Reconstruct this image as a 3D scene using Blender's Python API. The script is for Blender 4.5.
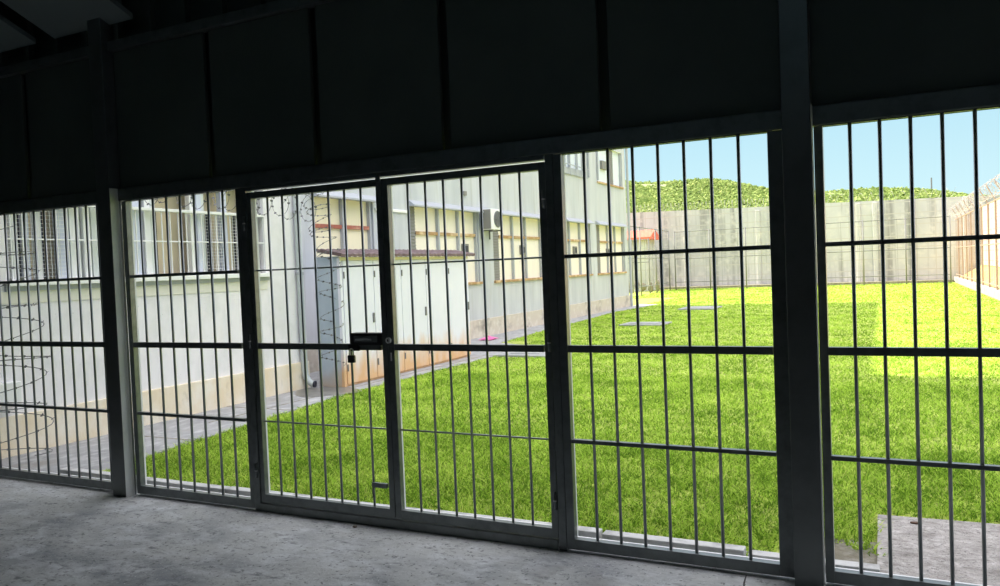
import bpy, bmesh, math, random
import numpy as np
from mathutils import Vector, Matrix
random.seed(7)
rng = np.random.default_rng(7)
PI = math.pi
sc = bpy.context.scene
COL = sc.collection
for o in list(bpy.data.objects):
    bpy.data.objects.remove(o)

# ------------------------------------------------------------------ camera
CAM_POS = Vector((1.475, -4.117, 1.548))
YAW, PITCH, ROLL = math.radians(26.15114), math.radians(-1.750136), math.radians(-2.313172)
fwd = Vector((-math.sin(YAW)*math.cos(PITCH), math.cos(YAW)*math.cos(PITCH), math.sin(PITCH)))
r0 = Vector((math.cos(YAW), math.sin(YAW), 0)); u0 = r0.cross(fwd)
rt = r0*math.cos(ROLL) + u0*math.sin(ROLL); up = -r0*math.sin(ROLL) + u0*math.cos(ROLL)
cd = bpy.data.cameras.new('camera'); cam = bpy.data.objects.new('camera', cd); COL.objects.link(cam)
cd.sensor_width = 36; cd.lens = 784.95/1000*36; cd.clip_start = 0.05; cd.clip_end = 600
M3 = Matrix((rt, up, -fwd)).transposed().to_4x4(); M3.translation = CAM_POS
cam.matrix_world = M3
sc.camera = cam

# ------------------------------------------------------------------ sky, sun, exposure
sc.view_settings.view_transform = 'Standard'; sc.view_settings.look = 'None'
sc.view_settings.gamma = 1; sc.view_settings.use_curve_mapping = False
sc.view_settings.exposure = 0.22
SKY_GAIN = 1.0
wd = bpy.data.worlds.new('sky'); sc.world = wd; wd.use_nodes = True
nt = wd.node_tree; nt.nodes.clear()
o_ = nt.nodes.new('ShaderNodeOutputWorld'); bg = nt.nodes.new('ShaderNodeBackground')
tc = nt.nodes.new('ShaderNodeTexCoord'); sx = nt.nodes.new('ShaderNodeSeparateXYZ')
cr = nt.nodes.new('ShaderNodeValToRGB')
nt.links.new(tc.outputs['Generated'], sx.inputs[0]); nt.links.new(sx.outputs['Z'], cr.inputs[0])
els = [(0.0, (.69, .84, .86, 1)), (0.06, (.56, .80, .86, 1)), (0.17, (.44, .70, .82, 1)), (0.30, (.39, .65, .82, 1)),
       (0.45, (1.0, 1.02, 1.15, 1)), (0.7, (2.45, 2.43, 2.58, 1)), (1.0, (2.7, 2.67, 2.85, 1))]
e = cr.color_ramp.elements
e[0].position, e[0].color = els[0]; e[1].position, e[1].color = els[-1]
for p, c in els[1:-1]:
    k = e.new(p); k.color = c
nt.links.new(cr.outputs[0], bg.inputs[0]); bg.inputs[1].default_value = SKY_GAIN
nt.links.new(bg.outputs[0], o_.inputs[0])
sd = bpy.data.lights.new('sun', 'SUN'); sd.energy = 8.5; sd.angle = math.radians(0.6); sd.color = (1, .92, .72)
sun = bpy.data.objects.new('sun', sd); COL.objects.link(sun)
sdir = Vector((1, 0.03, -math.tan(math.radians(40.2)))).normalized()
sun.rotation_euler = sdir.to_track_quat('-Z', 'Y').to_euler(); sun.location = (-20, 0, 20)

# ------------------------------------------------------------------ materials
def mat(name, col, rough=.7, metal=0, spec=.5, noise=None, bump=None, streak=None, trans=None, coord='Object'):
    m = bpy.data.materials.new(name); m.use_nodes = True
    n = m.node_tree; b = n.nodes['Principled BSDF']
    b.inputs['Base Color'].default_value = (*col, 1); b.inputs['Roughness'].default_value = rough
    b.inputs['Metallic'].default_value = metal; b.inputs['Specular IOR Level'].default_value = spec
    tcn = n.nodes.new('ShaderNodeTexCoord'); last = None
    def mix(colsock, fac, c2):
        mx = n.nodes.new('ShaderNodeMix'); mx.data_type = 'RGBA'
        n.links.new(fac, mx.inputs[0])
        if colsock is None: mx.inputs[6].default_value = (*col, 1)
        else: n.links.new(colsock, mx.inputs[6])
        mx.inputs[7].default_value = (*c2, 1)
        return mx.outputs[2]
    def tex(scale, vec, lo, hi, detail=5, rgh=.6):
        mp = n.nodes.new('ShaderNodeMapping'); mp.inputs['Scale'].default_value = vec
        n.links.new(tcn.outputs[coord], mp.inputs[0])
        t = n.nodes.new('ShaderNodeTexNoise'); t.inputs['Scale'].default_value = scale
        t.inputs['Detail'].default_value = detail; t.inputs['Roughness'].default_value = rgh
        n.links.new(mp.outputs[0], t.inputs[0])
        r = n.nodes.new('ShaderNodeMapRange'); r.inputs[1].default_value = lo; r.inputs[2].default_value = hi
        n.links.new(t.outputs[0], r.inputs[0]); return r.outputs[0]
    for (c2, scale, vec, lo, hi) in (noise or []):
        last = mix(last, tex(scale, vec, lo, hi), c2)
    if last is not None: n.links.new(last, b.inputs['Base Color'])
    if bump:
        bn = n.nodes.new('ShaderNodeBump'); bn.inputs['Strength'].default_value = bump[1]; bn.inputs['Distance'].default_value = bump[2]
        n.links.new(tex(bump[0], (1, 1, 1), 0, 1, 6, .65), bn.inputs['Height']); n.links.new(bn.outputs[0], b.inputs['Normal'])
    m['tc'] = 1
    return m

ONE = (1, 1, 1)
M = {}
M['cladding'] = mat('dark_sheet', (.085, .10, .09), .5, noise=[((.12, .135, .12), 1.2, ONE, .4, .75)])
M['cladblue'] = M['cladding']
M['paint'] = mat('dark_paint', (.17, .19, .19), .33, metal=.5, spec=.6, noise=[((.12, .135, .135), 14, ONE, .45, .7)])
M['column'] = mat('column_paint', (.17, .185, .185), .33, metal=.5, spec=.6, noise=[((.13, .14, .14), 6, ONE, .45, .75)])
M['sidegrey'] = mat('pale_side', (.72, .73, .71), .6, noise=[((.62, .63, .62), 5, ONE, .5, .7)])  # much paler than the shaft, used only on the columns' right-hand face
M['bar'] = mat('bar_paint', (.26, .285, .29), .3, metal=.7, spec=.8)
M['black'] = mat('black_metal', (.02, .02, .022), .4)
M['steel'] = mat('bright_steel', (.6, .6, .6), .3, metal=1)
M['galv'] = mat('galvanised', (.42, .45, .47), .45, metal=.6)
M['floor'] = mat('floor_concrete', (.52, .54, .53), .75, spec=.35, bump=(34, .5, .012), noise=[
    ((.30, .32, .34), 1.3, (1, 1.6, 1), .46, .66), ((.66, .69, .70), 5, (1, 1.5, 1), .48, .72), ((.2, .21, .22), 9, (1, 2.2, 1), .58, .74),
    ((.16, .17, .17), 38, ONE, .57, .68), ((.75, .77, .77), 60, ONE, .6, .72), ((.50, .43, .36), .8, ONE, .62, .8), ((.17, .18, .19), .75, (1, 1, 1), .60, .72)])
M['joint'] = mat('floor_joint_dirt', (.06, .06, .06), .9)
M['ceiling'] = mat('ceiling_sheet', (.2, .24, .24), .5)
M['inner'] = mat('dark_inner_wall', (.05, .055, .055), .8)
M['path'] = mat('path_concrete', (.35, .35, .355), .85, bump=(20, .4, .01), noise=[
    ((.28, .285, .29), 2.5, ONE, .42, .65), ((.55, .55, .55), 9, (1, .5, 1), .5, .75), ((.3, .27, .22), 1.1, ONE, .58, .8)])
M['wetpath'] = mat('damp_concrete', (.16, .155, .14), .35, noise=[((.26, .25, .23), 4, ONE, .4, .7)])
M['slab'] = mat('rough_slab', (.44, .41, .39), .9, bump=(45, .8, .02), noise=[
    ((.26, .24, .22), 5, (1, 2.5, 1), .46, .68), ((.6, .57, .55), 16, ONE, .5, .7), ((.16, .15, .14), 55, ONE, .56, .68)])
M['fan'] = mat('fan_grey', (.22, .24, .25), .6)
M['cover'] = mat('cover_concrete', (.3, .31, .31), .85, noise=[((.42, .43, .42), 5, ONE, .5, .7)])
M['kerb'] = mat('kerb_concrete', (.62, .62, .61), .85, bump=(40, .4, .006), noise=[((.4, .4, .39), 7, ONE, .5, .7)])
M['kerbdull'] = mat('weathered_kerb', (.42, .40, .37), .9, noise=[((.32, .3, .28), 3, ONE, .5, .7)])
M['soil'] = mat('soil', (.2, .18, .13), .95, bump=(40, .6, .02), noise=[((.32, .3, .26), 9, ONE, .45, .65)])
M['stucco'] = mat('wing_stucco', (.86, .84, .87), .9, bump=(60, .35, .006), noise=[
    ((.72, .72, .72), 2.2, ONE, .45, .75), ((.8, .7, .54), .55, (1, 1.6, .8), .66, .9), ((.45, .44, .42), 40, ONE, .66, .76)])
M['stuccotop'] = mat('wing_trim_cream', (.82, .8, .72), .85)
M['plinth'] = mat('wing_plinth', (.80, .69, .50), .9, bump=(50, .4, .008), noise=[
    ((.86, .81, .70), 2.5, ONE, .4, .7), ((.45, .4, .32), 5, (1, 1, .6), .6, .85)])
M['bwall'] = mat('block_wall', (.50, .525, .56), .9, bump=(30, .3, .008), noise=[
    ((.61, .63, .66), 1.4, (1, 1.5, .25), .4, .7), ((.42, .42, .4), 3.5, (1, 2.2, .12), .56, .85)])
M['bplinth'] = mat('block_plinth', (.58, .53, .45), .9, noise=[((.24, .22, .2), 1.1, (1, 1, 1.5), .55, .75), ((.66, .63, .56), 6, ONE, .5, .7)])
M['cream'] = mat('cream_panel', (.88, .82, .72), .7, noise=[((.82, .77, .7), 2, (1, 2, .4), .45, .75)])
M['yellow'] = mat('yellow_panel', (.88, .81, .6), .7, noise=[((.8, .74, .55), 1.2, (1, 2, .4), .5, .8)])
M['pale'] = mat('pale_blue_panel', (.72, .78, .84), .6)
M['rustband'] = mat('rusty_band', (.42, .26, .12), .85, noise=[((.7, .55, .35), 3, (1, 1, 1), .45, .65)])
M['redband'] = mat('red_band', (.4, .13, .09), .8, noise=[((.6, .35, .25), 5, ONE, .5, .7)])
M['louvre'] = mat('louvre_grey', (.24, .235, .22), .7)
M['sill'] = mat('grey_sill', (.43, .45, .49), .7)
M['white'] = mat('white_paint', (.85, .86, .86), .5)
M['lilac'] = mat('bluish_white_frame', (.62, .66, .78), .5)
M['mint'] = mat('pale_grey_post', (.66, .7, .69), .5)
M['tan'] = mat('tan_blind', (.66, .56, .40), .8, noise=[((.58, .5, .37), 1.5, ONE, .4, .7)])
M['pipe'] = mat('pipe_grey', (.52, .57, .58), .5)
M['dark'] = mat('dark_gap', (.03, .03, .05), .6)
M['shedfront'] = mat('shed_door_white', (.78, .79, .90), .55, noise=[((.72, .74, .86), 1.5, ONE, .5, .8)])
def rusty(m, zlo, zhi, c2):
    n = m.node_tree; b = n.nodes['Principled BSDF']; src = b.inputs['Base Color'].links[0].from_socket
    t = n.nodes.new('ShaderNodeTexCoord'); s = n.nodes.new('ShaderNodeSeparateXYZ'); n.links.new(t.outputs['Object'], s.inputs[0])
    no = n.nodes.new('ShaderNodeTexNoise'); no.inputs['Scale'].default_value = 2.6; no.inputs['Detail'].default_value = 6
    mp = n.nodes.new('ShaderNodeMapping'); mp.inputs['Scale'].default_value = (1, 1.6, .7)
    n.links.new(t.outputs['Object'], mp.inputs[0]); n.links.new(mp.outputs[0], no.inputs[0])
    mr = n.nodes.new('ShaderNodeMapRange'); mr.inputs[1].default_value = zhi; mr.inputs[2].default_value = zlo
    n.links.new(s.outputs[2], mr.inputs[0])
    ad = n.nodes.new('ShaderNodeMath'); ad.operation = 'ADD'; n.links.new(mr.outputs[0], ad.inputs[0]); n.links.new(no.outputs[0], ad.inputs[1])
    m2 = n.nodes.new('ShaderNodeMapRange'); m2.inputs[1].default_value = .68; m2.inputs[2].default_value = 1.25; n.links.new(ad.outputs[0], m2.inputs[0])
    mx = n.nodes.new('ShaderNodeMix'); mx.data_type = 'RGBA'; n.links.new(m2.outputs[0], mx.inputs[0]); n.links.new(src, mx.inputs[6])
    mx.inputs[7].default_value = (*c2, 1); n.links.new(mx.outputs[2], b.inputs['Base Color'])
rusty(M['shedfront'], -.15, .75, (.72, .45, .24))
M['shedside'] = mat('shed_side_blue', (.42, .5, .6), .6, noise=[((.5, .57, .66), 2, ONE, .4, .7)])
rusty(M['shedside'], -.15, .4, (.55, .42, .3))
M['shedtrim'] = mat('shed_trim_cream', (.82, .74, .5), .6)
M['shedroof'] = mat('shed_roof_brown', (.12, .075, .08), .6, noise=[((.22, .16, .16), 8, ONE, .45, .7), ((.5, .45, .45), 14, ONE, .66, .75)])
M['farwall'] = mat('perimeter_concrete', (.57, .56, .57), .9, noise=[
    ((.47, .46, .47), .5, (1, 1, .5), .4, .7), ((.27, .26, .26), 2.0, (1, 1, .045), .50, .66), ((.3, .29, .28), .9, (1, 1, .06), .56, .66), ((.66, .63, .61), 2.2, ONE, .5, .75)])
def joints(m, hz, hx, dark, mort=.012, axis='XZ'):
    n = m.node_tree; b = n.nodes['Principled BSDF']; src = b.inputs['Base Color'].links[0].from_socket
    t = n.nodes.new('ShaderNodeTexCoord'); s = n.nodes.new('ShaderNodeSeparateXYZ'); n.links.new(t.outputs['Object'], s.inputs[0])
    c = n.nodes.new('ShaderNodeCombineXYZ'); n.links.new(s.outputs[0 if axis == 'XZ' else 1], c.inputs[0]); n.links.new(s.outputs[2], c.inputs[1])
    br = n.nodes.new('ShaderNodeTexBrick'); br.offset = 0; br.inputs['Scale'].default_value = 1; br.inputs['Mortar Size'].default_value = mort
    br.inputs['Brick Width'].default_value = hx; br.inputs['Row Height'].default_value = hz; n.links.new(c.outputs[0], br.inputs[0])
    mx = n.nodes.new('ShaderNodeMix'); mx.data_type = 'RGBA'; n.links.new(br.outputs['Fac'], mx.inputs[0])
    n.links.new(src, mx.inputs[6]); mx.inputs[7].default_value = (*dark, 1); n.links.new(mx.outputs[2], b.inputs['Base Color'])
joints(M['farwall'], .62, 4.0, (.52, .49, .47), .025)
M['brick'] = mat('pink_masonry', (.70, .54, .48), .9, noise=[((.74, .62, .58), .8, ONE, .4, .7), ((.56, .44, .38), 3, (1, 1, .3), .55, .8)])
joints(M['brick'], .5, 2.2, (.55, .42, .36), .03, 'YZ')
M['fencepost'] = mat('rusty_fence_steel', (.36, .26, .22), .7)
M['wirefence'] = mat('grey_fence_steel', (.2, .2, .2), .6)
M['razor'] = mat('razor_wire', (.16, .16, .17), .4, metal=.3)
M['razorpale'] = mat('galvanised_razor_wire', (.42, .39, .37), .5)
M['tile'] = mat('red_roof_tile', (.75, .16, .1), .8, noise=[((.6, .2, .14), 4, ONE, .5, .7)])
M['pink'] = mat('pink_cloth', (.75, .22, .45), .8, noise=[((.7, .1, .35), 8, ONE, .5, .7)])
M['leafdry'] = mat('dry_leaf', (.1, .05, .03), .8)
M['rock'] = mat('dark_rock', (.22, .19, .15), .9, noise=[((.35, .3, .24), 3, ONE, .45, .7)])
M['drybank'] = mat('dry_grass_bank', (.5, .42, .15), .95, noise=[((.65, .4, .25), 2, ONE, .45, .65), ((.35, .45, .08), 4, ONE, .5, .7)])
M['soilhill'] = mat('hill_soil', (.27, .29, .15), .95, noise=[((.26, .36, .12), .09, ONE, .42, .55), ((.36, .36, .24), .6, ONE, .5, .7)])

def leafmat(name, c1, c2, c3, scale, tr=.45):
    m = bpy.data.materials.new(name); m.use_nodes = True; n = m.node_tree; n.nodes.clear()
    out = n.nodes.new('ShaderNodeOutputMaterial'); d = n.nodes.new('ShaderNodeBsdfDiffuse'); t = n.nodes.new('ShaderNodeBsdfTranslucent')
    ms = n.nodes.new('ShaderNodeMixShader'); ms.inputs[0].default_value = tr
    at = n.nodes.new('ShaderNodeAttribute'); at.attribute_name = 'tone'
    co = n.nodes.new('ShaderNodeTexCoord'); no = n.nodes.new('ShaderNodeTexNoise'); no.inputs['Scale'].default_value = scale; no.inputs['Detail'].default_value = 4
    n.links.new(co.outputs['Object'], no.inputs[0])
    ad = n.nodes.new('ShaderNodeMath'); ad.operation = 'ADD'; n.links.new(at.outputs['Fac'], ad.inputs[0]); n.links.new(no.outputs[0], ad.inputs[1])
    r = n.nodes.new('ShaderNodeValToRGB'); el = r.color_ramp.elements
    el[0].position = .42; el[0].color = (*c1, 1); el[1].position = 1.25 if False else 1.0; el[1].color = (*c3, 1); k = el.new(.7); k.color = (*c2, 1)
    hv = n.nodes.new('ShaderNodeMath'); hv.operation = 'MULTIPLY'; hv.inputs[1].default_value = .72
    n.links.new(ad.outputs[0], hv.inputs[0]); n.links.new(hv.outputs[0], r.inputs[0])
    n.links.new(r.outputs[0], d.inputs[0]); n.links.new(r.outputs[0], t.inputs[0])
    n.links.new(d.outputs[0], ms.inputs[1]); n.links.new(t.outputs[0], ms.inputs[2]); n.links.new(ms.outputs[0], out.inputs[0])
    return m
M['grass'] = leafmat('grass_blades', (.15, .28, .03), (.50, .72, .10), (.88, .97, .27), 1.3)
M['bush'] = leafmat('hill_scrub', (.24, .33, .10), (.42, .50, .17), (.64, .68, .30), .25, .3)
M['lawn'] = mat('lawn_ground', (.36, .45, .07), .95, bump=(60, .8, .03), noise=[
    ((.45, .54, .09), 2.2, ONE, .35, .6), ((.16, .2, .05), 14, ONE, .5, .7), ((.62, .7, .16), 30, ONE, .5, .65)])

# ------------------------------------------------------------------ mesh helpers
class MB:
    def __init__(s): s.v = []; s.f = []
    def add(s, vs, fs):
        b = len(s.v); s.v += [tuple(v) for v in vs]; s.f += [tuple(i+b for i in f) for f in fs]; return s
    def box(s, x0, x1, y0, y1, z0, z1, m=None):
        vs = [Vector((x, y, z)) for z in (z0, z1) for y in (y0, y1) for x in (x0, x1)]
        if m is not None: vs = [m @ v for v in vs]
        return s.add(vs, [(0, 2, 3, 1), (4, 5, 7, 6), (0, 1, 5, 4), (2, 6, 7, 3), (0, 4, 6, 2), (1, 3, 7, 5)])
    def bev(s, x0, x1, y0, y1, z0, z1, b=.004):
        # box with chamfered edges
        bm = bmesh.new(); bmesh.ops.create_cube(bm, size=1)
        for v in bm.verts:
            v.co = Vector(((x0+x1)/2+v.co.x*(x1-x0), (y0+y1)/2+v.co.y*(y1-y0), (z0+z1)/2+v.co.z*(z1-z0)))
        bmesh.ops.bevel(bm, geom=list(bm.edges), offset=b, segments=2, affect='EDGES', profile=.5)
        bm.verts.index_update()
        s.add([v.co.copy() for v in bm.verts], [[v.index for v in f.verts] for f in bm.faces]); bm.free(); return s
    def tube(s, pts, r, n=8, cap=True, closed=False):
        pts = [Vector(p) for p in pts]; N = len(pts); rings = []
        ref = None
        for i, p in enumerate(pts):
            a = pts[(i-1) % N] if (i or closed) else p; b = pts[(i+1) % N] if (i < N-1 or closed) else p
            t = (b-a).normalized()
            if ref is None: ref = t.orthogonal().normalized()
            ref = (ref - t*ref.dot(t)).normalized(); bi = t.cross(ref)
            rr = r[i] if isinstance(r, (list, tuple)) else r
            rings.append([p + (ref*math.cos(2*PI*k/n) + bi*math.sin(2*PI*k/n))*rr for k in range(n)])
        vs = [v for rg in rings for v in rg]; fs = []
        for i in range(N if closed else N-1):
            j = (i+1) % N
            for k in range(n): fs.append((i*n+k, i*n+(k+1) % n, j*n+(k+1) % n, j*n+k))
        if cap and not closed: fs += [tuple(range(n))[::-1], tuple((N-1)*n+k for k in range(n))]
        return s.add(vs, fs)
    def prism(s, poly, ax, a, b):
        # poly: list of 2D; extruded along axis ax from a to b
        def P(q, t):
            return {'x': (t, q[0], q[1]), 'y': (q[0], t, q[1]), 'z': (q[0], q[1], t)}[ax]
        n = len(poly); vs = [P(q, a) for q in poly] + [P(q, b) for q in poly]
        fs = [tuple(range(n))[::-1], tuple(range(n, 2*n))] + [(i, (i+1) % n, n+(i+1) % n, n+i) for i in range(n)]
        return s.add(vs, fs)
    def build(s, name, m, parent=None, origin=None, smooth=False):
        me = bpy.data.meshes.new(name); vs = s.v
        if origin is not None: vs = [(v[0]-origin[0], v[1]-origin[1], v[2]-origin[2]) for v in vs]
        me.from_pydata(vs, [], s.f); me.update()
        if smooth: me.polygons.foreach_set('use_smooth', [True]*len(me.polygons))
        bm = bmesh.new(); bm.from_mesh(me); bmesh.ops.recalc_face_normals(bm, faces=bm.faces); bm.to_mesh(me); bm.free()
        me.materials.append(m); o = bpy.data.objects.new(name, me); COL.objects.link(o)
        if origin is not None: o.location = origin
        if parent is not None: o.parent = parent
        return o
def tag(o, label=None, cat=None, group=None, kind=None):
    if label: o['label'] = label
    if cat: o['category'] = cat
    if group: o['group'] = group
    if kind: o['kind'] = kind
    return o
def thing(name, label, cat, loc=(0, 0, 0), group=None):
    o = bpy.data.objects.new(name, None); o.empty_display_size = .1; COL.objects.link(o); o.location = loc
    return tag(o, label, cat, group)
def part(name, mb, m, t, smooth=False, label=None, root=None):
    """mesh given in world coordinates; t the parent (its world origin = root location)"""
    org = (root or t).location
    o = MB(); o.v = [(v[0]-org[0], v[1]-org[1], v[2]-org[2]) for v in mb.v]; o.f = mb.f
    ob = o.build(name, m, t, smooth=smooth)
    if label: ob['label'] = label
    return ob
def struct(name, mb, m, parent=None, label=None, cat=None):
    o = mb.build(name, m, parent)
    if parent is None: o['kind'] = 'structure'; tag(o, label, cat)
    return o
def only(name, mb, m, label, cat, origin, group=None, smooth=False):
    return tag(mb.build(name, m, None, origin, smooth), label, cat, group)

FZ = -.065      # floor level in the hall
G = -.10        # ground outside
# ------------------------------------------------------------------ hall: floor, ceiling, walls
fl = MB(); fl.box(-6.4, 5.2, -9, .13, -.4, FZ)
struct('floor', fl, M['floor'], label='stained grey concrete floor of the covered hall', cat='floor')
struct('floor_joint', MB().prism([(.802, -.03), (.807, -.03), (.815, -.14), (.833, -.26), (.86, -.5), (.852, -.5), (.824, -.26), (.806, -.14)], 'z', FZ-.01, FZ+.0012), M['joint'], bpy.data.objects['floor'])
only('pebble', MB().bev(-1.615, -1.59, -.10, -.08, FZ, FZ+.014, .005), M['rock'], 'tiny dark pebble on the hall floor below the left gate leaf', 'pebble', (-1.6, -.09, FZ))
OPT = 2.177     # top of openings
BEAM = 2.272
wf = MB()
wf.box(-6.4, 5.2, .10, .15, BEAM-.03, 4.6)
wall_front = struct('wall_front', wf, M['cladding'], label='dark sheet metal wall above the barred openings', cat='wall')
seams = [-5.77, -4.80, -3.80, -2.77, -1.83, -.86, .13, 1.11, 2.09, 3.07, 4.05]
for i in range(len(seams)-1):
    a, b = seams[i], seams[i+1]
    c = MB().bev(a+.03, b-.03, .0, .03, BEAM, 3.30, .004)
    c.build('cladding_sheet', M['cladding'], wall_front)
for i in range(30):
    x = -5.75 + i*.35
    c = MB().box(x-.02, x+.02, -.02, .03, 3.37, 4.6); c.build('wall_stud', M['cladding'], wall_front)
tr = MB().bev(-6.4, 5.2, -.03, .04, OPT, BEAM, .006)
struct('trim_1', tr, M['paint'], label='dark steel lintel beam running above all barred openings', cat='beam')
tr = MB().bev(-6.4, 5.2, -.05, .04, 3.30, 3.37, .006)
struct('trim_2', tr, M['paint'], label='upper horizontal steel rail of the sheet metal wall', cat='rail')
struct('wall_left', MB().box(-6.5, -6.4, -9, .1, -.3, 5.6), M['inner'])
struct('wall_right', MB().box(5.2, 5.3, -9, .1, -.3, 5.6), M['inner'])
struct('wall_back', MB().box(-6.5, 5.3, -9.1, -9, -.3, 5.2), M['inner'])
# corrugated ceiling, rising away from the wall
ce = MB(); xs = np.arange(-6.5, 5.31, .1)
top = []; 
for i, x in enumerate(xs):
    dz = .03*(i % 2)
    top += [(x, .35, 4.35+dz), (x, -9.1, 5.5+dz)]
fs = [(2*i, 2*i+1, 2*i+3, 2*i+2) for i in range(len(xs)-1)]
n0 = len(top)
ce.add(top+[(a, b, c+.03) for a, b, c in top], fs+[tuple(k+n0 for k in f) for f in fs])
struct('ceiling', ce, M['ceiling'], label='dark corrugated metal ceiling', cat='ceiling')
# sloping roof brackets at the top left
for k, (xx, lab) in enumerate([(-3.6, 'sloping steel roof haunch near the left column'), (-4.72, 'sloping steel roof haunch farther left')]):
    t = thing('roof_haunch', lab, 'roof beam', (xx, 0, 3.45))
    x1 = xx+.14; x0 = xx-.75
    b = MB().prism([(-.02, 3.50), (-1.3, 4.05), (-1.3, 4.09), (-.02, 3.54)], 'x', x0, x1); part('flange', b, M['ceiling'], t)
    b = MB().prism([(-.02, 3.54), (-1.3, 4.09), (-1.3, 4.65), (-.02, 4.4)], 'x', (x0+x1)/2-.01, (x0+x1)/2+.01); part('web', b, M['cladding'], t)

# ------------------------------------------------------------------ columns
def column(x0, x1, label):
    t = thing('steel_column', label, 'column', ((x0+x1)/2, -.05, FZ), 'columns')
    del t['group']
    part('shaft', MB().bev(x0, x1-.004, -.10, -.001, FZ, 4.2, .004), M['column'], t)
    part('side_face', MB().box(x1-.004, x1, -.099, -.024, FZ, 2.27), M['sidegrey'], t, label='pale grey side face')
    return t
column(-3.86, -3.713, 'dark steel column beside the left barred panels, pale grey side')
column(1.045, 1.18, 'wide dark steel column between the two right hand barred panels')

# ------------------------------------------------------------------ barred panels
def bars(t, xs, z0, z1, r, m, y=0):
    o0 = None
    for x in xs:
        mb = MB().tube([(x, y, z0), (x, y, z1)], r, 8)
        part('bar', mb, m, t, smooth=True)
def fx(x): return x + .022*(1.475-x)/4.117
def fz(z): return z + .022*(1.548-z)/4.117
def frame(t, x0, x1, X0, X1, zt, zb, Zt, Zb, y0=-.022, y1=.022):
    """inner opening x0..x1, zb..zt ; outer X0..X1, Zb..Zt"""
    x0, x1, X0, X1 = fx(x0), fx(x1), fx(X0), fx(X1); zt, zb, Zt = fz(zt), fz(zb), fz(Zt)
    g_ = MB(); a, b, c_ = .0, .0, .016
    g_.box(x0-c_, x0, y1, y1+.014, zb-c_, zt+c_).box(x1, x1+c_, y1, y1+.014, zb-c_, zt+c_)
    g_.box(x0, x1, y1, y1+.014, zt, zt+c_).box(x0, x1, y1, y1+.014, zb-c_, zb)
    part('outer_frame', g_, M['white'], t, label='pale outer face of the frame')
    f = MB()
    f.bev(X0, x0, y0, y1, Zb, Zt, .003); f.bev(x1, X1, y0, y1, Zb, Zt, .003)
    f.bev(x0-.001, x1+.001, y0, y1, zt, Zt, .003); f.bev(x0-.001, x1+.001, y0, y1, Zb, zb, .003)
    return part('frame', f, M['paint'], t)
def panel(name, label, x0, x1, X0, X1, xs, zb=0., r=.0088):
    t = thing(name, label, 'grille', ((x0+x1)/2, 0, -.05))
    frame(t, x0, x1, X0, X1, OPT-.001, zb, OPT, -.052)
    bars(t, xs, zb, OPT, r, M['bar'])
    for zc, h in ((1.085, .040), (1.603, .022), (.563, .022)):
        part('cross_rail', MB().bev(x0, x1, -.016, .016, zc-h/2, zc+h/2, .002), M['paint'], t)
    return t
s = 1.1
panel('barred_panel', 'fixed barred steel panel at the far left, left of the left column', -6.3, -3.968, -6.38, -3.86, [(-4.7986+.116606*i)*s for i in range(-3, 11)])
panel('barred_panel', 'narrow fixed barred steel panel between left column and gate', -3.675, -2.565, -3.72, -2.52, [(-3.19835+.126382*i)*s for i in range(7)])
panel('barred_panel', 'fixed barred steel panel between gate and wide right column', -.137, .965, -.185, 1.045, [(0+.125*i)*s for i in range(7)])
panel('barred_panel', 'fixed barred steel panel at far right edge of the photo', 1.22, 3.55, 1.18, 3.6, [(1.21855+.11633*i)*s for i in range(17)])
# a small metal box at floor level and gate frame
t = thing('gate_surround', 'fixed steel frame around the double barred gate', 'gate', (-1.35, 0, FZ))
part('post', MB().bev(fx(-2.52), fx(-2.470), -.026, .03, FZ, OPT, .003), M['paint'], t)
part('post', MB().bev(fx(-.232), fx(-.185), -.026, .03, FZ, OPT, .003), M['paint'], t)
part('header', MB().bev(-2.47, -.232, -.026, .03, 2.152, OPT, .003), M['paint'], t)
part('sill', MB().bev(-2.47, -.232, -.026, .03, FZ, -.008, .003), M['paint'], t)
part('stop_plate', MB().bev(-1.365, -1.335, -.034, -.02, 2.12, 2.165, .002), M['paint'], t)
def leaf(label, x0, x1, X0, X1, xs, hx):
    t = thing('gate_leaf', label, 'gate', ((x0+x1)/2, 0, 0))
    frame(t, x0, x1, X0, X1, 2.100, .048, 2.143, -.002, -.02, .02)
    bars(t, xs, .048, 2.1, .0078, M['bar'])
    part('cross_rail', MB().bev(x0, x1, -.016, .016, 1.065, 1.105, .002), M['paint'], t)
    for zc in (1.604, .56):
        part('cross_rod', MB().tube([(x0, .013, zc), (x1, .013, zc)], .0058, 8), M['bar'], t, smooth=True)
    for z in (.22, 1.12, 1.93):
        h = part('hinge', MB().tube([(hx, -.032, z-.05), (hx, -.032, z+.05)], .009, 10), M['paint'], t, smooth=True)
        q = MB().tube([(hx, -.032, z-.004), (hx, -.032, z+.004)], .0105, 10); part('hinge_ring', q, M['steel'], h, root=t, smooth=True)
    return t
gl = leaf('left leaf of double barred gate with lock box', -2.43, -1.392, -2.465, -1.352, [(-2.069775+.116923*i)*s for i in range(7)], -2.467)
gr = leaf('right leaf of double barred gate, nearer right column', -1.303, -.277, -1.348, -.237, [(-1.0476457+.115062*i)*s for i in range(7)], -.235)
lb = part('lock_box', MB().bev(-1.612, -1.375, -.032, .03, 1.098, 1.176, .004), M['black'], gl)
q = MB().bev(-1.585, -1.405, -.036, -.0305, 1.118, 1.160, .002); part('lock_plate', q, M['paint'], lb, root=gl)
q = MB().tube([(-1.56, -.05, 1.135), (-1.44, -.05, 1.135)], .006, 8).tube([(-1.56, -.032, 1.135), (-1.56, -.05, 1.135)], .005, 6); part('lock_slide', q, M['bar'], lb, root=gl)
q = MB().tube([(-1.324, -.019, 1.13), (-1.324, -.034, 1.13)], .019, 16); k = part('lock_cylinder', q, M['white'], gr, smooth=False, label='bright round lock cylinder')
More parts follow.
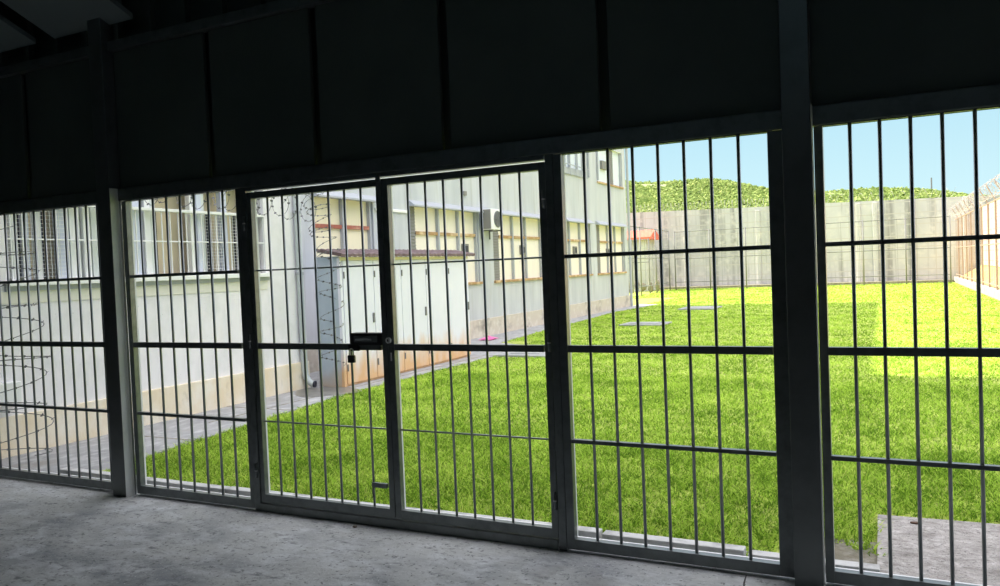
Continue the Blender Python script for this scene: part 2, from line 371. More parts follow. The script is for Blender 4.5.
q = MB().bev(-1.328, -1.320, -.038, -.033, 1.122, 1.138, .001); part('keyhole', q, M['black'], k, root=gr)
part('strike_plate', MB().bev(-1.316, -1.307, -.026, -.019, 1.0, 1.052, .001), M['white'], gr, label='small bright strike plate')
part('drop_bolt', MB().bev(-1.505, -1.39, -.024, .0, .185, .215, .003).tube([(-1.503, -.008, .12), (-1.503, -.008, .215)], .008, 8), M['paint'], gl)
# padlock on its hasp
part('hasp', MB().bev(-1.632, -1.55, -.034, -.014, 1.062, 1.106, .003), M['black'], gl)
t = thing('padlock', 'small black padlock hanging below the gate lock box', 'padlock', (-1.596, -.05, 1.0))
part('lock_body', MB().bev(-1.622, -1.570, -.062, -.04, .988, 1.036, .005), M['black'], t)
pts = [(-1.596+.016*math.cos(a), -.051, 1.055+.022*math.sin(a)) for a in np.linspace(0, PI, 9)]
pts = [(-1.580, -.051, 1.032)] + pts + [(-1.612, -.051, 1.032)]
part('shackle', MB().tube(pts, .004, 8), M['steel'], t, smooth=True)

# ------------------------------------------------------------------ ground outside
gm = MB(); gm.box(-60, 60, .13, 46, -.5, G-.012)
struct('lawn', gm, M['lawn'], label='mown green lawn filling the walled yard', cat='lawn')
struct('path_edge_soil', MB().box(-5.2, 6, .12, .42, -.4, G-.004).box(.95, 1.42, .42, .80, -.4, G-.004), M['soil'], label='strip of bare soil and gravel behind the kerb', cat='soil')
pp = MB().prism([(-6.4, .2), (-4.72, .2), (-4.86, 1.0), (-5.05, 2.5), (-5.3, 4.8), (-5.25, 8.6), (-5.15, 10.6), (-5.6, 11.2), (-6.3, 11.6), (-6.55, 14.5), (-6.75, 18.5), (-7.0, 22), (-6.6, 26.5), (-7.4, 26.8), (-7.5, 5), (-6.4, 5)], 'z', -.3, G+.004)
path = struct('path', pp, M['path'], label='worn grey concrete path along the buildings', cat='path')
for (x0, y0, x1, y1) in [(-6.3, 1.7, -4.95, 1.72), (-6.3, 3.4, -5.15, 3.42), (-5.9, .3, -5.75, 9), (-7, 9.2, -5.2, 9.25), (-7.2, 12.6, -6.4, 12.65), (-7.3, 17, -6.7, 17.06)]:
    if x1-x0 > .3 or y1-y0 < 1:
        struct('path_joint', MB().box(x0, x1, y0, y0+.03, G, G+.0055), M['soil'], path)
    else:
        struct('path_joint', MB().prism([(-5.62, 2.5), (-5.59, 2.5), (-5.42, 9.2), (-5.45, 9.2)], 'z', G, G+.0055), M['soil'], path)
# puddle-damp patch by the drain
pts = [(-5.7+.5*math.cos(a)*(1+.15*math.sin(3*a)), 4.75+.42*math.sin(a)*(1+.1*math.cos(4*a))) for a in np.linspace(0, 2*PI, 28, endpoint=False)]
only('puddle', MB().prism(pts, 'z', G+.003, G+.007), M['wetpath'], 'dark damp patch on path below the drain pipe', 'puddle', (-5.7, 4.75, G))
# kerb stones
kx = [(-4.86, -3.9, 'farthest left pale kerb stone, seen through leftmost bars'), (-3.885, -2.98, 'pale kerb stone through narrow panel, next to the left column'), (-2.965, -2.2, 'pale kerb stone under the gate hinge side, left leaf'),
      (-2.185, -1.2, 'pale kerb stone behind middle of the double gate'), (-1.185, -.05, 'pale kerb stone behind the right gate leaf'), (-.03, .765, 'long pale kerb stone through panel right of gate'), (.785, 1.42, 'short pale kerb stone behind the wide right column')]
for i, (a, b, lab) in enumerate(kx):
    dz = (.002, -.004, 0, -.005, .0, -.006, -.022)[i]
    mb = MB().bev(a, b, .152, .232, -.3, dz, .006)
    only('kerb_stone', mb, M['kerb'], lab, 'kerb stone', ((a+b)/2, .19, G), 'kerb stones behind the bars')
# rough slab at right
mb = MB().prism([(1.405, .14), (1.40, 1.29), (2.1, 1.32), (3.2, 1.4), (5.1, 1.42), (5.1, .14)], 'z', -.3, G+.012)
only('concrete_slab', mb, M['slab'], 'rough pale concrete slab set in grass at lower right', 'slab', (2.5, .7, G))
mb = MB(); pts = [(1.60+.022*math.cos(a), 1.17+.014*math.sin(a)*(1+.4*math.cos(a))) for a in np.linspace(0, 2*PI, 12, endpoint=False)]
mb.prism(pts, 'z', G+.013, G+.022)
only('fallen_leaf', mb, M['leafdry'], 'small dark leaf lying on the rough concrete slab', 'leaf', (1.6, 1.16, G+.036))
# manhole covers
def cover(x0, x1, y0, y1, lab):
    t = thing('manhole_cover', lab, 'manhole cover', ((x0+x1)/2, (y0+y1)/2, G), 'manhole covers in the lawn')
    part('surround', MB().bev(x0, x1, y0, y1, -.3, G+.03, .01), M['cover'], t)
    part('lid', MB().bev(x0+.2, x1-.2, y0+.2, y1-.2, G, G+.045, .01), M['cover'], t)
cover(-5.15, -4.15, 9.1, 10.2, 'grey manhole slab in lawn seen through the right gate leaf')
cover(-4.95, -3.75, 16.1, 17.1, 'wide grey manhole slab in lawn right of the gate, middle distance')
cover(-4.95, -3.7, 22.7, 24.2, 'farthest grey manhole slab near the edge of building shadow')
# pink cloth
mb = MB(); nx = 9; P = []
for j in range(nx):
    for i in range(nx):
        P.append((-6.9+.32*(i/8-.5), 12.25+.5*(j/8-.5), G+.02+.10*abs(math.sin(i*1.7+j*.9))*(1-abs(i-4)/5)*(1-abs(j-4)/5)))
mb.add(P + [(a, b, G+.006) for a, b, c in P], [(j*nx+i, j*nx+i+1, (j+1)*nx+i+1, (j+1)*nx+i) for j in range(nx-1) for i in range(nx-1)] + [(81+j*nx+i, 81+(j+1)*nx+i, 81+(j+1)*nx+i+1, 81+j*nx+i+1) for j in range(nx-1) for i in range(nx-1)])
only('crumpled_cloth', mb, M['pink'], 'crumpled bright pink cloth on path beside far building', 'cloth', (-6.95, 12.25, G))

# ------------------------------------------------------------------ grass
def blades(name, spec, m, label, bent=1.05):
    V = []; F = []; T = []; base = 0
    for (x0, x1, y0, y1, dens, h, w, test) in spec:
        n = int((x1-x0)*(y1-y0)*dens); x = rng.uniform(x0, x1, n); y = rng.uniform(y0, y1, n)
        # clumpiness
        cl = .5+.5*np.sin(x*17.1+1.9*np.sin(y*11.3))*np.sin(y*19.2+2.1*np.sin(x*8.7))*(.6+.4*np.sin(x*2.3+y*1.1))
        keep = rng.uniform(0, 1, n) < (.45+.55*cl)
        if test is not None: keep &= test(x, y)
        x, y, cl = x[keep], y[keep], cl[keep]; n = len(x)
        a = rng.uniform(0, 2*PI, n); b = rng.uniform(0, 2*PI, n)
        H = h*rng.uniform(.4, 1.3, n)*(.5+.8*cl); L = H*rng.uniform(.2, 1.0, n)*bent*2; W = w*rng.uniform(.6, 1.3, n)
        dx, dy = np.cos(a)*W, np.sin(a)*W; lx, ly = np.cos(b)*L, np.sin(b)*L
        z0 = G-.02
        v = np.zeros((n, 5, 3))
        v[:, 0] = np.stack([x-dx, y-dy, np.full(n, z0)], 1); v[:, 1] = np.stack([x+dx, y+dy, np.full(n, z0)], 1)
        v[:, 2] = np.stack([x-dx*.8+lx*.3, y-dy*.8+ly*.3, z0+H*.62], 1); v[:, 3] = np.stack([x+dx*.8+lx*.3, y+dy*.8+ly*.3, z0+H*.62], 1)
        v[:, 4] = np.stack([x+lx, y+ly, z0+H], 1)
        V.append(v.reshape(-1, 3)); T.append(np.repeat(np.clip(.30+(rng.uniform(-.44, .41, n)+.18*(cl-.5))/(1+np.maximum(y-3, 0)/9), -.3, .8), 5))
        idx = base+np.arange(n)[:, None]*5
        F.append(idx); base += 5*n
    V = np.concatenate(V); T = np.concatenate(T); I = np.concatenate(F)
    n = len(I)
    loops = np.concatenate([I+0, I+1, I+3, I+2, I+2, I+3, I+4], 1).reshape(-1).astype(np.int32)
    st = (np.arange(n)[:, None]*7+np.array([0, 4])).reshape(-1).astype(np.int32)
    me = bpy.data.meshes.new(name); me.vertices.add(len(V)); me.vertices.foreach_set('co', V.reshape(-1).astype(np.float32))
    me.loops.add(len(loops)); me.loops.foreach_set('vertex_index', loops)
    me.polygons.add(2*n); me.polygons.foreach_set('loop_start', st)
    me.update(calc_edges=True); me.validate()
    at = me.attributes.new('tone', 'FLOAT', 'POINT'); at.data.foreach_set('value', T.astype(np.float32))
    me.materials.append(m); o = bpy.data.objects.new(name, me); COL.objects.link(o)
    tag(o, label, 'grass', kind='stuff'); return o
def pathedge(y):
    return np.interp(y, [0, .2, 1, 2.5, 4.8, 8.6, 10.6, 11.2, 11.6, 14.5, 18.5, 22, 26.5, 27], [-4.7, -4.72, -4.86, -5.05, -5.3, -5.25, -5.15, -5.6, -6.3, -6.55, -6.75, -7, -6.6, -14])
def ok(x, y):
    e = x > pathedge(y)-.04*np.sin(y*9)
    slab = (x > 1.40+.03*np.sin(y*14)) & (y < 1.36)
    soil = (y < .62+.05*np.sin(x*7)+.04*np.sin(x*17)) & (x > .9)
    front = y < .26
    mh = ((x > -5.15) & (x < -4.15) & (y > 9.1) & (y < 10.2)) | ((x > -4.95) & (x < -3.75) & (y > 16.1) & (y < 17.1)) | ((x > -4.95) & (x < -3.7) & (y > 22.7) & (y < 24.2))
    return e & ~slab & ~front & ~soil & ~mh
blades('lawn_grass', [(-5.2, 4.7, .2, 3.2, 6500, .055, .0044, ok), (-5.5, 4.7, 3.2, 7, 3600, .05, .0052, ok), (-5.6, 4.7, 7, 12, 1900, .042, .0065, ok),
                      (-6.8, 4.7, 12, 20, 900, .04, .009, ok), (-7.2, 4.7, 20, 32, 380, .04, .015, ok), (-10, 4.7, 32, 43.3, 200, .04, .02, ok)], M['grass'],
       'bright green grass covering the yard beyond the bars')

# ------------------------------------------------------------------ razor wire coils
def coil(name, label, path_pts, R, turns, group=None, r=.0035, barb=True, squash=1.0, m='razor'):
    pts = [Vector(p) for p in path_pts]
    N = turns*22; out = []
    tot = len(pts)-1
    for i in range(N+1):
        u = i/N*tot; k = min(int(u), tot-1); p = pts[k].lerp(pts[k+1], u-k); d = (pts[k+1]-pts[k]).normalized()
        a = Vector((0, 0, 1)) if abs(d.z) < .8 else Vector((1, 0, 0)); a = (a-d*a.dot(d)).normalized(); b = d.cross(a)
        th = 2*PI*turns*i/N
        rr = R*(1+.12*math.sin(i*.37))
        out.append(p+(a*math.cos(th)+b*math.sin(th)*squash)*rr + d*.25*R*math.sin(th*.5))
    mb = MB().tube(out, r, 4)
    if barb:
        for i in range(0, N, 2):
            p = out[i]; d = (out[i+1]-out[i]).normalized(); q = d.orthogonal().normalized()
            mb.add([p-d*.012-q*.02, p-d*.012+q*.02, p+d*.012-q*.014, p+d*.012+q*.014], [(0, 1, 3, 2)])
    return only(name, mb, M[m], label, 'razor wire', tuple(pts[0]), group)
coil('razor_wire_coil', 'horizontal razor wire coil strung above the barred wing window', [(-6.05, .5, 2.62), (-6.05, 2.7, 2.66), (-6.0, 5.0, 2.56)], .2, 17)
coil('razor_wire_coil', 'upright razor wire coil at the far left of the photo', [(-5.95, .42, 2.1), (-5.85, .45, 1.0), (-5.8, .4, .0)], .27, 9, r=.004)
coil('razor_wire_coil', 'upright razor wire coil hanging beside the blue shed side', [(-5.95, 5.0, 2.7), (-5.72, 5.0, 1.8), (-5.75, 5.0, .25)], .17, 11)

# ------------------------------------------------------------------ wing building (left)
WX = -6.28
t = thing('wing_building', 'pale stuccoed low wing with barred windows at left', 'building', (WX, 2.5, G))
part('wall', MB().box(-7.42, WX, .12, 5.08, G-.2, 1.40).box(-7.42, WX, .12, .69, 1.40, 3.6).box(-7.42, WX, 4.30, 5.08, 1.40, 3.6).box(-7.42, WX, .69, 4.30, 2.86, 3.6), M['stucco'], t)
part('plinth', MB().bev(WX, WX+.035, .12, 5.08, G-.1, .30, .01), M['plinth'], t, label='yellowish band along the foot')
part('wall_band', MB().box(WX, WX+.012, .6, 4.30, 1.40, 1.52), M['stuccotop'], t)
part('window_sill', MB().bev(WX-.1, WX+.09, .66, 4.33, 1.57, 1.625, .005), M['white'], t)
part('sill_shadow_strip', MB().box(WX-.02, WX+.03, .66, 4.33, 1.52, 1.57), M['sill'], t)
wn = part('window', MB().box(WX-.32, WX-.28, .69, 4.30, 1.62, 2.86), M['tan'], t, label='tan blinds behind bars')
dk = MB()
for (a, b) in [(.69, .74), (.98, 1.04), (1.20, 1.25), (1.58, 1.66), (1.80, 1.86), (2.06, 2.12), (2.66, 2.70), (3.36, 3.41), (3.5, 3.54), (3.80, 3.84), (3.98, 4.05)]:
    dk.box(WX-.27, WX-.24, a, b, 1.64, 2.42)
part('window_gap', dk, M['dark'], wn, root=t)
def posts(lst, m, nm, x0, x1):
    for (a, b) in lst:
        part(nm, MB().bev(x0, x1, a, b, 1.62, 2.86, .004), m, wn, root=t)
posts([(.80, .87), (1.06, 1.12), (1.60, 1.68), (1.44, 1.50), (2.40, 2.48), (1.88, 1.95), (3.08, 3.17), (4.20, 4.27)], M['white'], 'window_post', WX-.16, WX-.08)
posts([(.94, .99), (1.30, 1.42), (2.22, 2.36), (3.19, 3.27), (3.60, 3.70), (4.09, 4.16)], M['lilac'], 'window_post', WX-.16, WX-.08)
posts([(1.5, 1.58), (2.50, 2.58), (1.72, 1.8), (3.27, 3.34)], M['mint'], 'window_post', WX-.18, WX-.11)
for i in range(30):
    y = .76+i*.122
    part('window_bar', MB().tube([(WX-.02, y, 1.62), (WX-.02, y, 2.44)], .008, 6), M['white'], wn, root=t)
part('window_cross_bar', MB().bev(WX-.03, WX-.01, .69, 4.3, 2.035, 2.050, .002), M['white'], wn, root=t)
part('window_header', MB().bev(WX-.06, WX+.01, .69, 4.30, 2.40, 2.435, .004), M['white'], wn, root=t)
for (a, b) in [(.70, 1.36), (3.3, 3.62), (3.72, 3.95)]:
    ms = MB()
    for k in range(18): ms.box(WX-.06, WX-.055, a, b, 1.66+k*.042, 1.664+k*.042)
    for k in range(int((b-a)/.05)): ms.box(WX-.06, WX-.055, a+k*.05, a+k*.05+.004, 1.64, 2.42)
    part('wire_mesh', ms, M['white'], wn, root=t)
part('outlet_box', MB().bev(WX, WX+.12, .40, .70, .42, .64, .01), M['white'], t, label='pale box low on the wall')
# drain pipe
t = thing('drain_pipe', 'grey drain pipe down the wing corner with elbow at foot', 'pipe', (-6.2, 4.97, G))
part('pipe', MB().tube([(-6.22, 4.93, 3.6), (-6.22, 4.93, .2), (-6.21, 4.935, .1), (-6.17, 4.945, .02), (-6.12, 4.955, -.02), (-6.08, 4.965, -.03)], .048, 14, cap=False), M['pipe'], t, smooth=True)
part('pipe_mouth', MB().tube([(-6.085, 4.963, -.03), (-6.06, 4.97, -.032)], .049, 14), M['dark'], t, label='black open pipe end')
for z in (.5, 1.6, 2.5): part('pipe_clamp', MB().tube([(-6.22, 4.93, z-.02), (-6.22, 4.93, z+.02)], .06, 14), M['sill'], t)

# ------------------------------------------------------------------ shed
SX = -5.68; SB = -6.14; Y0, Y1 = 5.16, 9.08
t = thing('storage_shed', 'white metal shed with rusty foot and brown corrugated roof', 'shed', (-6, 7, G))
part('body', MB().box(SB, SX-.02, Y0+.02, Y1, G, 1.80), M['shedfront'], t)
part('side_wall', MB().bev(SB, SX-.015, Y0, Y0+.03, G, 1.83, .003), M['shedside'], t, label='pale blue end wall')
part('front_post', MB().bev(SX-.04, SX+.01, Y0-.005, Y0+.05, G, 1.80, .003), M['shedfront'], t)
part('fascia', MB().bev(SX-.02, SX+.02, Y0, Y1, 1.765, 1.815, .003), M['shedtrim'], t, label='cream trim under the roof')
dw = (Y1-Y0-.06)/5
for i in range(5):
    a = Y0+.06+i*dw
    d = part('door', MB().bev(SX-.015, SX+.012, a+.006, a+dw-.006, G+.04, 1.76, .004), M['shedfront'], t)
    for z in (.18, 1.55):
        q = MB().tube([(SX+.018, a+.02, z-.05), (SX+.018, a+.02, z+.05)], .012, 8); part('hinge', q, M['wirefence'], d, root=t)
    if i % 2 == 0 or i == 3:
        q = MB().bev(SX+.01, SX+.03, a+dw-.07, a+dw-.03, .80, .95, .003); part('handle', q, M['wirefence'], d, root=t)
rf = MB(); n = 60
pts0 = []; 
for i in range(n+1):
    y = Y0-.07+(Y1-Y0+.22)*i/n; dz = .009*math.cos(i*PI)
    pts0 += [(SX+.10, y, 1.86+dz), (SB+.10, y, 1.95+dz)]
m_ = len(pts0)
rf.add(pts0+[(a, b, c-.04) for a, b, c in pts0], [(2*i, 2*i+1, 2*i+3, 2*i+2) for i in range(n)]+[(m_+2*i, m_+2*i+2, m_+2*i+3, m_+2*i+1) for i in range(n)] +
       [(2*i, 2*i+2, m_+2*i+2, m_+2*i) for i in range(n)] + [(0, m_, m_+1, 1), (2*n, 2*n+1, m_+2*n+1, m_+2*n)])
part('roof', rf, M['shedroof'], t)

# ------------------------------------------------------------------ main block
BX = -7.42
t = thing('main_building', 'long pale grey block with cream window bays and stained plinth', 'building', (BX, 16, G))
# wall built around its bays
LOW = [(6.75, 8.55), (9.86, 12.95), (13.72, 17.9), (18.78, 21.1), (21.72, 24.95)]
UP = [(18.3, 20.75), (22.0, 24.95)]
w = MB(); BK = -17
w.box(BK, BX, 5.12, 25.35, G-.2, 1.25); w.box(BK, BX, 5.12, 25.35, 2.95, 4.45); w.box(BK, BX-.5, 5.12, 25.35, 4.45, 7.05); w.box(BX-.5, BX, 5.12, 25.35, 5.75, 7.05)
w.box(BK, BX-.5, 5.12, 25.35, 1.25, 2.95)
def solid(lst, z0, z1):
    p = 5.12
    for a, b in lst:
        w.box(BX-.5, BX, p, a, z0, z1); p = b
    w.box(BX-.5, BX, p, 25.35, z0, z1)
solid(LOW, 1.25, 2.95); solid(UP, 4.45, 5.75)
part('wall', w, M['bwall'], t)
part('tall_wall', MB().box(BK, BX-.6, -12, 7.3, 7.0, 11.5).box(BK, BX-.6, -12, 5.1, G-.2, 7.0), M['bwall'], t)
part('plinth', MB().bev(BX, BX+.03, 5.12, 25.37, G-.1, .34, .008), M['bplinth'], t, label='stained beige plinth')
part('parapet', MB().bev(BK, BX+.12, 7.3, 25.45, 7.05, 7.15, .01), M['sill'], t)
def bay(a, b, z0, z1, mulls, pm, bm_, band=2.38, louv=None, canopy=True, sill=True):
    o = part('window_bay', MB().box(BX-.14, BX-.10, a, b, z0, z1), pm, t)
    for y in mulls: part('mullion', MB().bev(BX-.10, BX-.03, y-.03, y+.03, z0, z1, .004), M['sill'], o, root=t)
    if band: part('band', MB().bev(BX-.10, BX-.05, (louv or (0, a))[1], b, band-.035, band+.035, .004), bm_, o, root=t)
    if louv:
        q = MB()
        q.box(BX-.10, BX-.08, louv[0], louv[1], z0, z1)
        for k in range(int((z1-z0)/.07)):
            z = z0+.02+k*.07; q.prism([(BX-.08, z+.05), (BX-.065, z), (BX-.065, z+.012), (BX-.08, z+.062)], 'y', louv[0], louv[1])
        part('louvre', q, M['louvre'], o, root=t)
    if sill: part('window_sill', MB().bev(BX-.1, BX+.05, a-.03, b+.03, z0-.05, z0+.01, .005), M['rustband'], o, root=t)
    if canopy: part('canopy', MB().prism([(BX-.1, z1), (BX+.16, z1-.02), (BX+.16, z1+.01), (BX, z1+.12)], 'y', a-.05, b+.05), M['sill'], o, root=t)
bay(6.75, 8.55, 1.25, 2.95, [7.65, 8.5], M['yellow'], M['redband'], 2.44)
bay(9.86, 12.95, 1.25, 2.95, [11.1, 12.02, 12.9], M['cream'], M['rustband'], 2.39, louv=(9.88, 10.17))
bay(13.72, 17.9, 1.25, 2.95, [15.0, 15.85, 16.9], M['cream'], M['rustband'], 2.39, louv=(13.76, 14.18))
bay(18.78, 21.1, 1.25, 2.95, [19.25, 20.2, 21.05], M['cream'], M['rustband'], 2.37)
bay(21.72, 24.95, 1.25, 2.95, [23.08, 23.95, 24.9], M['cream'], M['rustband'], 2.36, louv=(21.75, 22.25))
bay(18.3, 20.75, 4.45, 5.75, [18.6, 19.1, 19.5, 20.2], M['pale'], M['rustband'], None, canopy=False, sill=False)
bay(22.0, 24.95, 4.45, 5.75, [22.1, 24.9], M['pale'], M['rustband'], None, louv=(23.4, 24.05), canopy=False)
rail = MB().bev(BX+.10, BX+.12, 18.5, 20.8, 4.72, 4.75, .003).bev(BX+.02, BX+.05, 18.5, 20.8, 4.45, 4.66, .003)
for k in range(5): rail.bev(BX+.10, BX+.12, 18.6+k*.52, 18.63+k*.52, 4.42, 5.7, .003)
part('window_guard', rail, M['sill'], t)
for y, z in ((15.65, 2.05), (19.75, 2.05), (12.35, 2.05), (23.1, 2.0)):
    v = part('vent', MB().bev(BX-.10, BX-.03, y-.13, y+.13, z-.13, z+.13, .01), M['louvre'], t)
    part('vent_hole', MB().bev(BX-.03, BX-.025, y-.08, y+.08, z-.08, z+.08, .004), M['dark'], v, root=t)
part('vent', MB().bev(BX, BX+.05, 12.2, 12.34, 3.32, 3.42, .005), M['louvre'], t)
part('vent', MB().bev(BX-.10, BX+.0, 22.65, 23.2, 4.95, 5.25, .01), M['louvre'], t)
for y in (21.05, 22.0): part('wall_pipe', MB().tube([(BX+.04, y, 4.5), (BX+.04, y, 7)], .035, 8), M['sill'], t)
part('corner_pipe', MB().tube([(BX+.06, 25.42, G), (BX+.06, 25.42, 7)], .05, 10), M['sill'], t)
part('pilaster_ledge', MB().bev(BX, BX+.04, 8.6, 9.8, 2.78, 2.84, .01), M['white'], t)

# air conditioner
t = thing('air_conditioner', 'white air conditioner unit on the main building wall', 'air conditioner', (BX+.2, 13.3, 2.52))
part('casing', MB().bev(BX+.06, BX+.34, 12.99, 13.60, 2.52, 3.03, .015), M['white'], t)
part('side_vent', MB().bev(BX+.08, BX+.33, 12.96, 12.99, 2.54, 3.01, .005), M['louvre'], t, label='dark grey side coil')
g_ = MB()
for rr in (.04, .08, .12, .16, .20):
    g_.tube([(BX+.35, 13.33+rr*math.cos(a), 2.78+rr*math.sin(a)) for a in np.linspace(0, 2*PI, 24, endpoint=False)], .006, 5, closed=True)
for a in np.linspace(0, PI, 7)[:-1]:
    g_.tube([(BX+.355, 13.33-.2*math.cos(a), 2.78-.2*math.sin(a)), (BX+.355, 13.33+.2*math.cos(a), 2.78+.2*math.sin(a))], .004, 5)
part('fan_grille', g_, M['wirefence'], t)
part('fan_opening', MB().tube([(BX+.32, 13.33, 2.78), (BX+.344, 13.33, 2.78)], .2, 24), M['fan'], t)
for y in (13.08, 13.52): part('bracket', MB().box(BX+.001, BX+.34, y-.015, y+.015, 2.49, 2.52).box(BX, BX+.03, y-.015, y+.015, 2.3, 2.52), M['wirefence'], t)
part('drain_hose', MB().tube([(BX+.1, 13.05, 2.52), (BX+.06, 13.02, 2.4), (BX+.05, 13.02, 1.9)], .012, 6), M['wirefence'], t)

# ------------------------------------------------------------------ far boundary
FY = 44.5
fw = MB().prism([(-30, -.3), (30, -.3), (30, 3.9), (5.1, 4.42), (-1.2, 4.55), (-4.5, 4.59), (-8.6, 4.68), (-13, 4.78), (-30, 5.0)], 'y', FY, FY+.25)
wfar = struct('wall_far', fw, M['farwall'], label='tall stained concrete perimeter wall at far end of yard', cat='wall')
for x in (-9.5, -5.2, .2, 1.05, 2.9, 5.4): struct('wall_rib', MB().bev(x-.12, x+.12, FY-.1, FY, -.2, 4.4, .02), M['farwall'], wfar)
struct('soil_strip', MB().box(-14, 4.7, FY-1.2, FY, -.3, G+.12), M['soil'], label='brown soil strip at the foot of the perimeter wall', cat='soil')
# mesh fence in front of the far wall
def fence(lab, p0, p1, posts_, h, rails, m):
    t = thing('mesh_fence', lab, 'fence', ((p0[0]+p1[0])/2, (p0[1]+p1[1])/2, G))
    def at(u): return (p0[0]+(p1[0]-p0[0])*u, p0[1]+(p1[1]-p0[1])*u)
    for k in range(posts_):
        x, y = at(k/(posts_-1)); part('post', MB().tube([(x, y, G-.1), (x, y, h)], .035, 8), m, t, smooth=True)
    for z in rails:
        a, b = at(0), at(1); part('rail', MB().tube([(*a, z), (*b, z)], .022, 6), m, t)
    L = math.hypot(p1[0]-p0[0], p1[1]-p0[1]); q = MB()
    for k in range(int(L/.9)):
        x, y = at(k*.9/L); q.tube([(x, y, G), (x, y, h)], .008, 4)
    part('wire_mesh', q, m, t)
fence('long grey mesh fence in front of the far concrete wall', (-9.6, 42), (4.5, 42), 8, 3.35, (.35, 1.72, 3.3), M['wirefence'])
fence('short mesh fence section running behind the main building corner', (-9.4, 31), (-9.85, 41.6), 4, 3.4, (.35, 1.8, 3.35), M['wirefence'])
fence('low left mesh fence beyond the building corner, beside red roof', (-16, 38.5), (-10.2, 38.5), 7, 2.9, (.3, 1.6, 2.85), M['wirefence'])
# red roofed hut
t = thing('red_roof_hut', 'small pale hut with red tiled roof behind far fence', 'hut', (-12.4, 40.5, G))
part('wall', MB().box(-15, -10.9, 40.6, 42.5, G, 2.92), M['farwall'], t)
part('roof', MB().prism([(40.4, 2.92), (42.7, 2.92), (42.7, 3.05), (41.5, 3.5), (40.4, 3.05)], 'x', -15.2, -10.6), M['tile'], t)
# row of dark rocks/plants
for k in range(7):
    x = -12.3+k*.36; bm = bmesh.new(); bmesh.ops.create_icosphere(bm, subdivisions=2, radius=.15)
    for v in bm.verts: v.co *= 1+.25*math.sin(v.co.x*13+k)+.2*math.sin(v.co.z*17+2*k); v.co.z *= 2.2
    mb = MB(); bm.verts.index_update(); mb.add([(v.co.x+x, v.co.y+39.5+.04*k, v.co.z+G+.3) for v in bm.verts], [[v.index for v in f.verts] for f in bm.faces]); bm.free()
    only('boulder', mb, M['rock'], 'small dark boulder in the row beyond the far corner of the building', 'rock', (x, 39.5+.04*k, G), 'row of dark boulders by the far fence')

# right boundary
struct('wall_side', MB().box(6.1, 6.35, 8, 44.4, -.3, 3.75), M['brick'], label='pinkish masonry wall behind the right hand fence', cat='wall')
struct('trim_3', MB().bev(4.78, 5.0, 8, 44.2, -.3, .16, .02), M['kerbdull'], label='low pale kerb wall under the right hand fence', cat='kerb wall')
struct('bank', MB().prism([(5.0, -.3), (6.1, -.3), (6.1, .75), (5.0, .1)], 'y', 8, 44.2), M['drybank'], label='dry grassy bank between kerb wall and pink wall', cat='bank')
t = thing('steel_fence', 'tall rusty steel fence along the right side of yard', 'fence', (4.9, 26, .1))
n = 0; y = 10.0
while y < 44:
    part('post', MB().bev(4.86, 4.92, y-.035, y+.035, .1, 3.25, .005), M['fencepost'], t)
    part('outrigger', MB().tube([(4.89, y, 3.2), (4.62, y, 3.75)], .02, 6), M['fencepost'], t); y += 2.15
for z in (.3, 1.72, 3.2): part('rail', MB().bev(4.87, 4.91, 10, 44, z-.02, z+.02, .003), M['fencepost'], t)
q = MB(); y = 10.0
while y < 44: q.tube([(4.9, y, .2), (4.9, y, 3.2)], .007, 4); y += .43
part('pale', q, M['fencepost'], t); bpy.data.objects[-1] if False else None
t2 = part('sign_plate', MB().bev(4.83, 4.85, 32.2, 33.0, 2.5, 3.0, .01), M['white'], t, label='small white plate')
coil('razor_wire_coil', 'razor wire coil along the top of the right hand fence', [(4.72, 14, 3.55), (4.72, 28, 3.55), (4.72, 43.5, 3.55)], .24, 60, r=.006, m='razorpale')
coil('razor_wire_coil', 'razor wire coil on top of the far concrete wall', [(-13, 44.6, 5.04), (-8.6, 44.6, 4.94), (-4.5, 44.6, 4.85), (5, 44.6, 4.70)], .22, 55, r=.006, m='razorpale')

# ------------------------------------------------------------------ hill
nx, ny = 90, 22; V = []; F = []
xs = np.linspace(-110, 90, nx); ysn = np.linspace(0, 1, ny)
def crest(x): return np.interp(x, [-110, -60, -44, -30, -18, -7, 4, 15, 50, 90], [16, 18.6, 18.4, 17.2, 14.6, 13.6, 12.4, 11.0, 8.5, 7])
for j in range(ny):
    u = ysn[j]; yy = 70+95*u
    for i in range(nx):
        x = xs[i]; c = crest(x*150/ (150))
        z = c*(u/.84 if u < .84 else 1-.6*(u-.84))*1.0
        z = c*min(1, (u/.84))**1.1 if u < .84 else c*(1-.9*(u-.84))
        z += .5*math.sin(x*.21+yy*.13)*min(1, 2*u)*(0 if abs(u-.84) < .06 else 1)
        V.append((x, yy, z-.4))
for j in range(ny-1):
    for i in range(nx-1): F.append((j*nx+i, j*nx+i+1, (j+1)*nx+i+1, (j+1)*nx+i))
mb = MB(); mb.add(V, F); hl = struct('hillside', mb, M['soilhill'], label='green scrubby hillside rising beyond the perimeter wall', cat='hill')
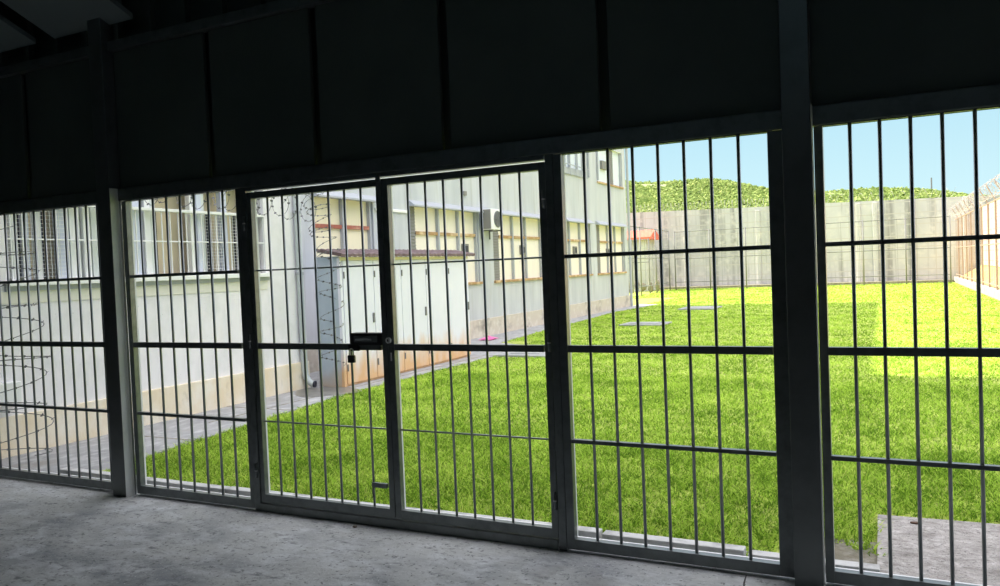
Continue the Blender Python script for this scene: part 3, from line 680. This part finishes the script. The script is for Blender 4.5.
# scrub clumps: leafy tufts
def scrub():
    n = 34000; x = rng.uniform(-85, 45, n); u = rng.uniform(.15, .9, n)
    y = 70+95*u; c = crest(x); z = np.where(u < .84, c*(np.minimum(1, u/.84))**1.1, c*(1-.9*(u-.84)))-.3+.5*np.sin(x*.21+y*.13)*np.minimum(1, 2*u)
    bare = np.sin(x*.16+1)*np.sin(u*11+x*.05)+.35*rng.normal(size=n)
    keep = (bare < 1.35)
    x, y, z = x[keep], y[keep], z[keep]; n = len(x)
    K = 11; s_ = rng.uniform(.24, .62, n)
    d = rng.normal(size=(n, K, 3)); d /= np.linalg.norm(d, axis=2, keepdims=True); d[:, :, 2] = np.abs(d[:, :, 2])
    cen = np.stack([x, y, z], 1)[:, None, :]+d*s_[:, None, None]*rng.uniform(.4, 1, (n, K, 1))
    a = rng.normal(size=(n, K, 3)); a /= np.linalg.norm(a, axis=2, keepdims=True)
    b = np.cross(a, d); b /= np.linalg.norm(b, axis=2, keepdims=True)+1e-6
    sz = s_[:, None, None]*.42
    v = np.stack([cen-a*sz, cen+b*sz, cen+a*sz, cen-b*sz], 2).reshape(-1, 3)
    tone = np.repeat(rng.uniform(-.15, .6, n*K), 4)
    N = n*K
    me = bpy.data.meshes.new('hill_scrub'); me.vertices.add(4*N); me.vertices.foreach_set('co', v.reshape(-1).astype(np.float32))
    me.loops.add(4*N); me.loops.foreach_set('vertex_index', np.arange(4*N, dtype=np.int32)); me.polygons.add(N); me.polygons.foreach_set('loop_start', np.arange(0, 4*N, 4, dtype=np.int32))
    me.update(calc_edges=True); me.validate(); at = me.attributes.new('tone', 'FLOAT', 'POINT'); at.data.foreach_set('value', tone.astype(np.float32))
    me.materials.append(M['bush']); o = bpy.data.objects.new('hill_scrub', me); COL.objects.link(o); tag(o, 'dense yellow green scrub covering the hillside', 'scrub', kind='stuff')
scrub()
t = thing('utility_pole', 'tiny pole standing on the hill crest at right', 'pole', (9.0, 150, 11))
part('pole_shaft', MB().tube([(9, 150, 11), (9, 150, 14.2)], .12, 6), M['wirefence'], t)
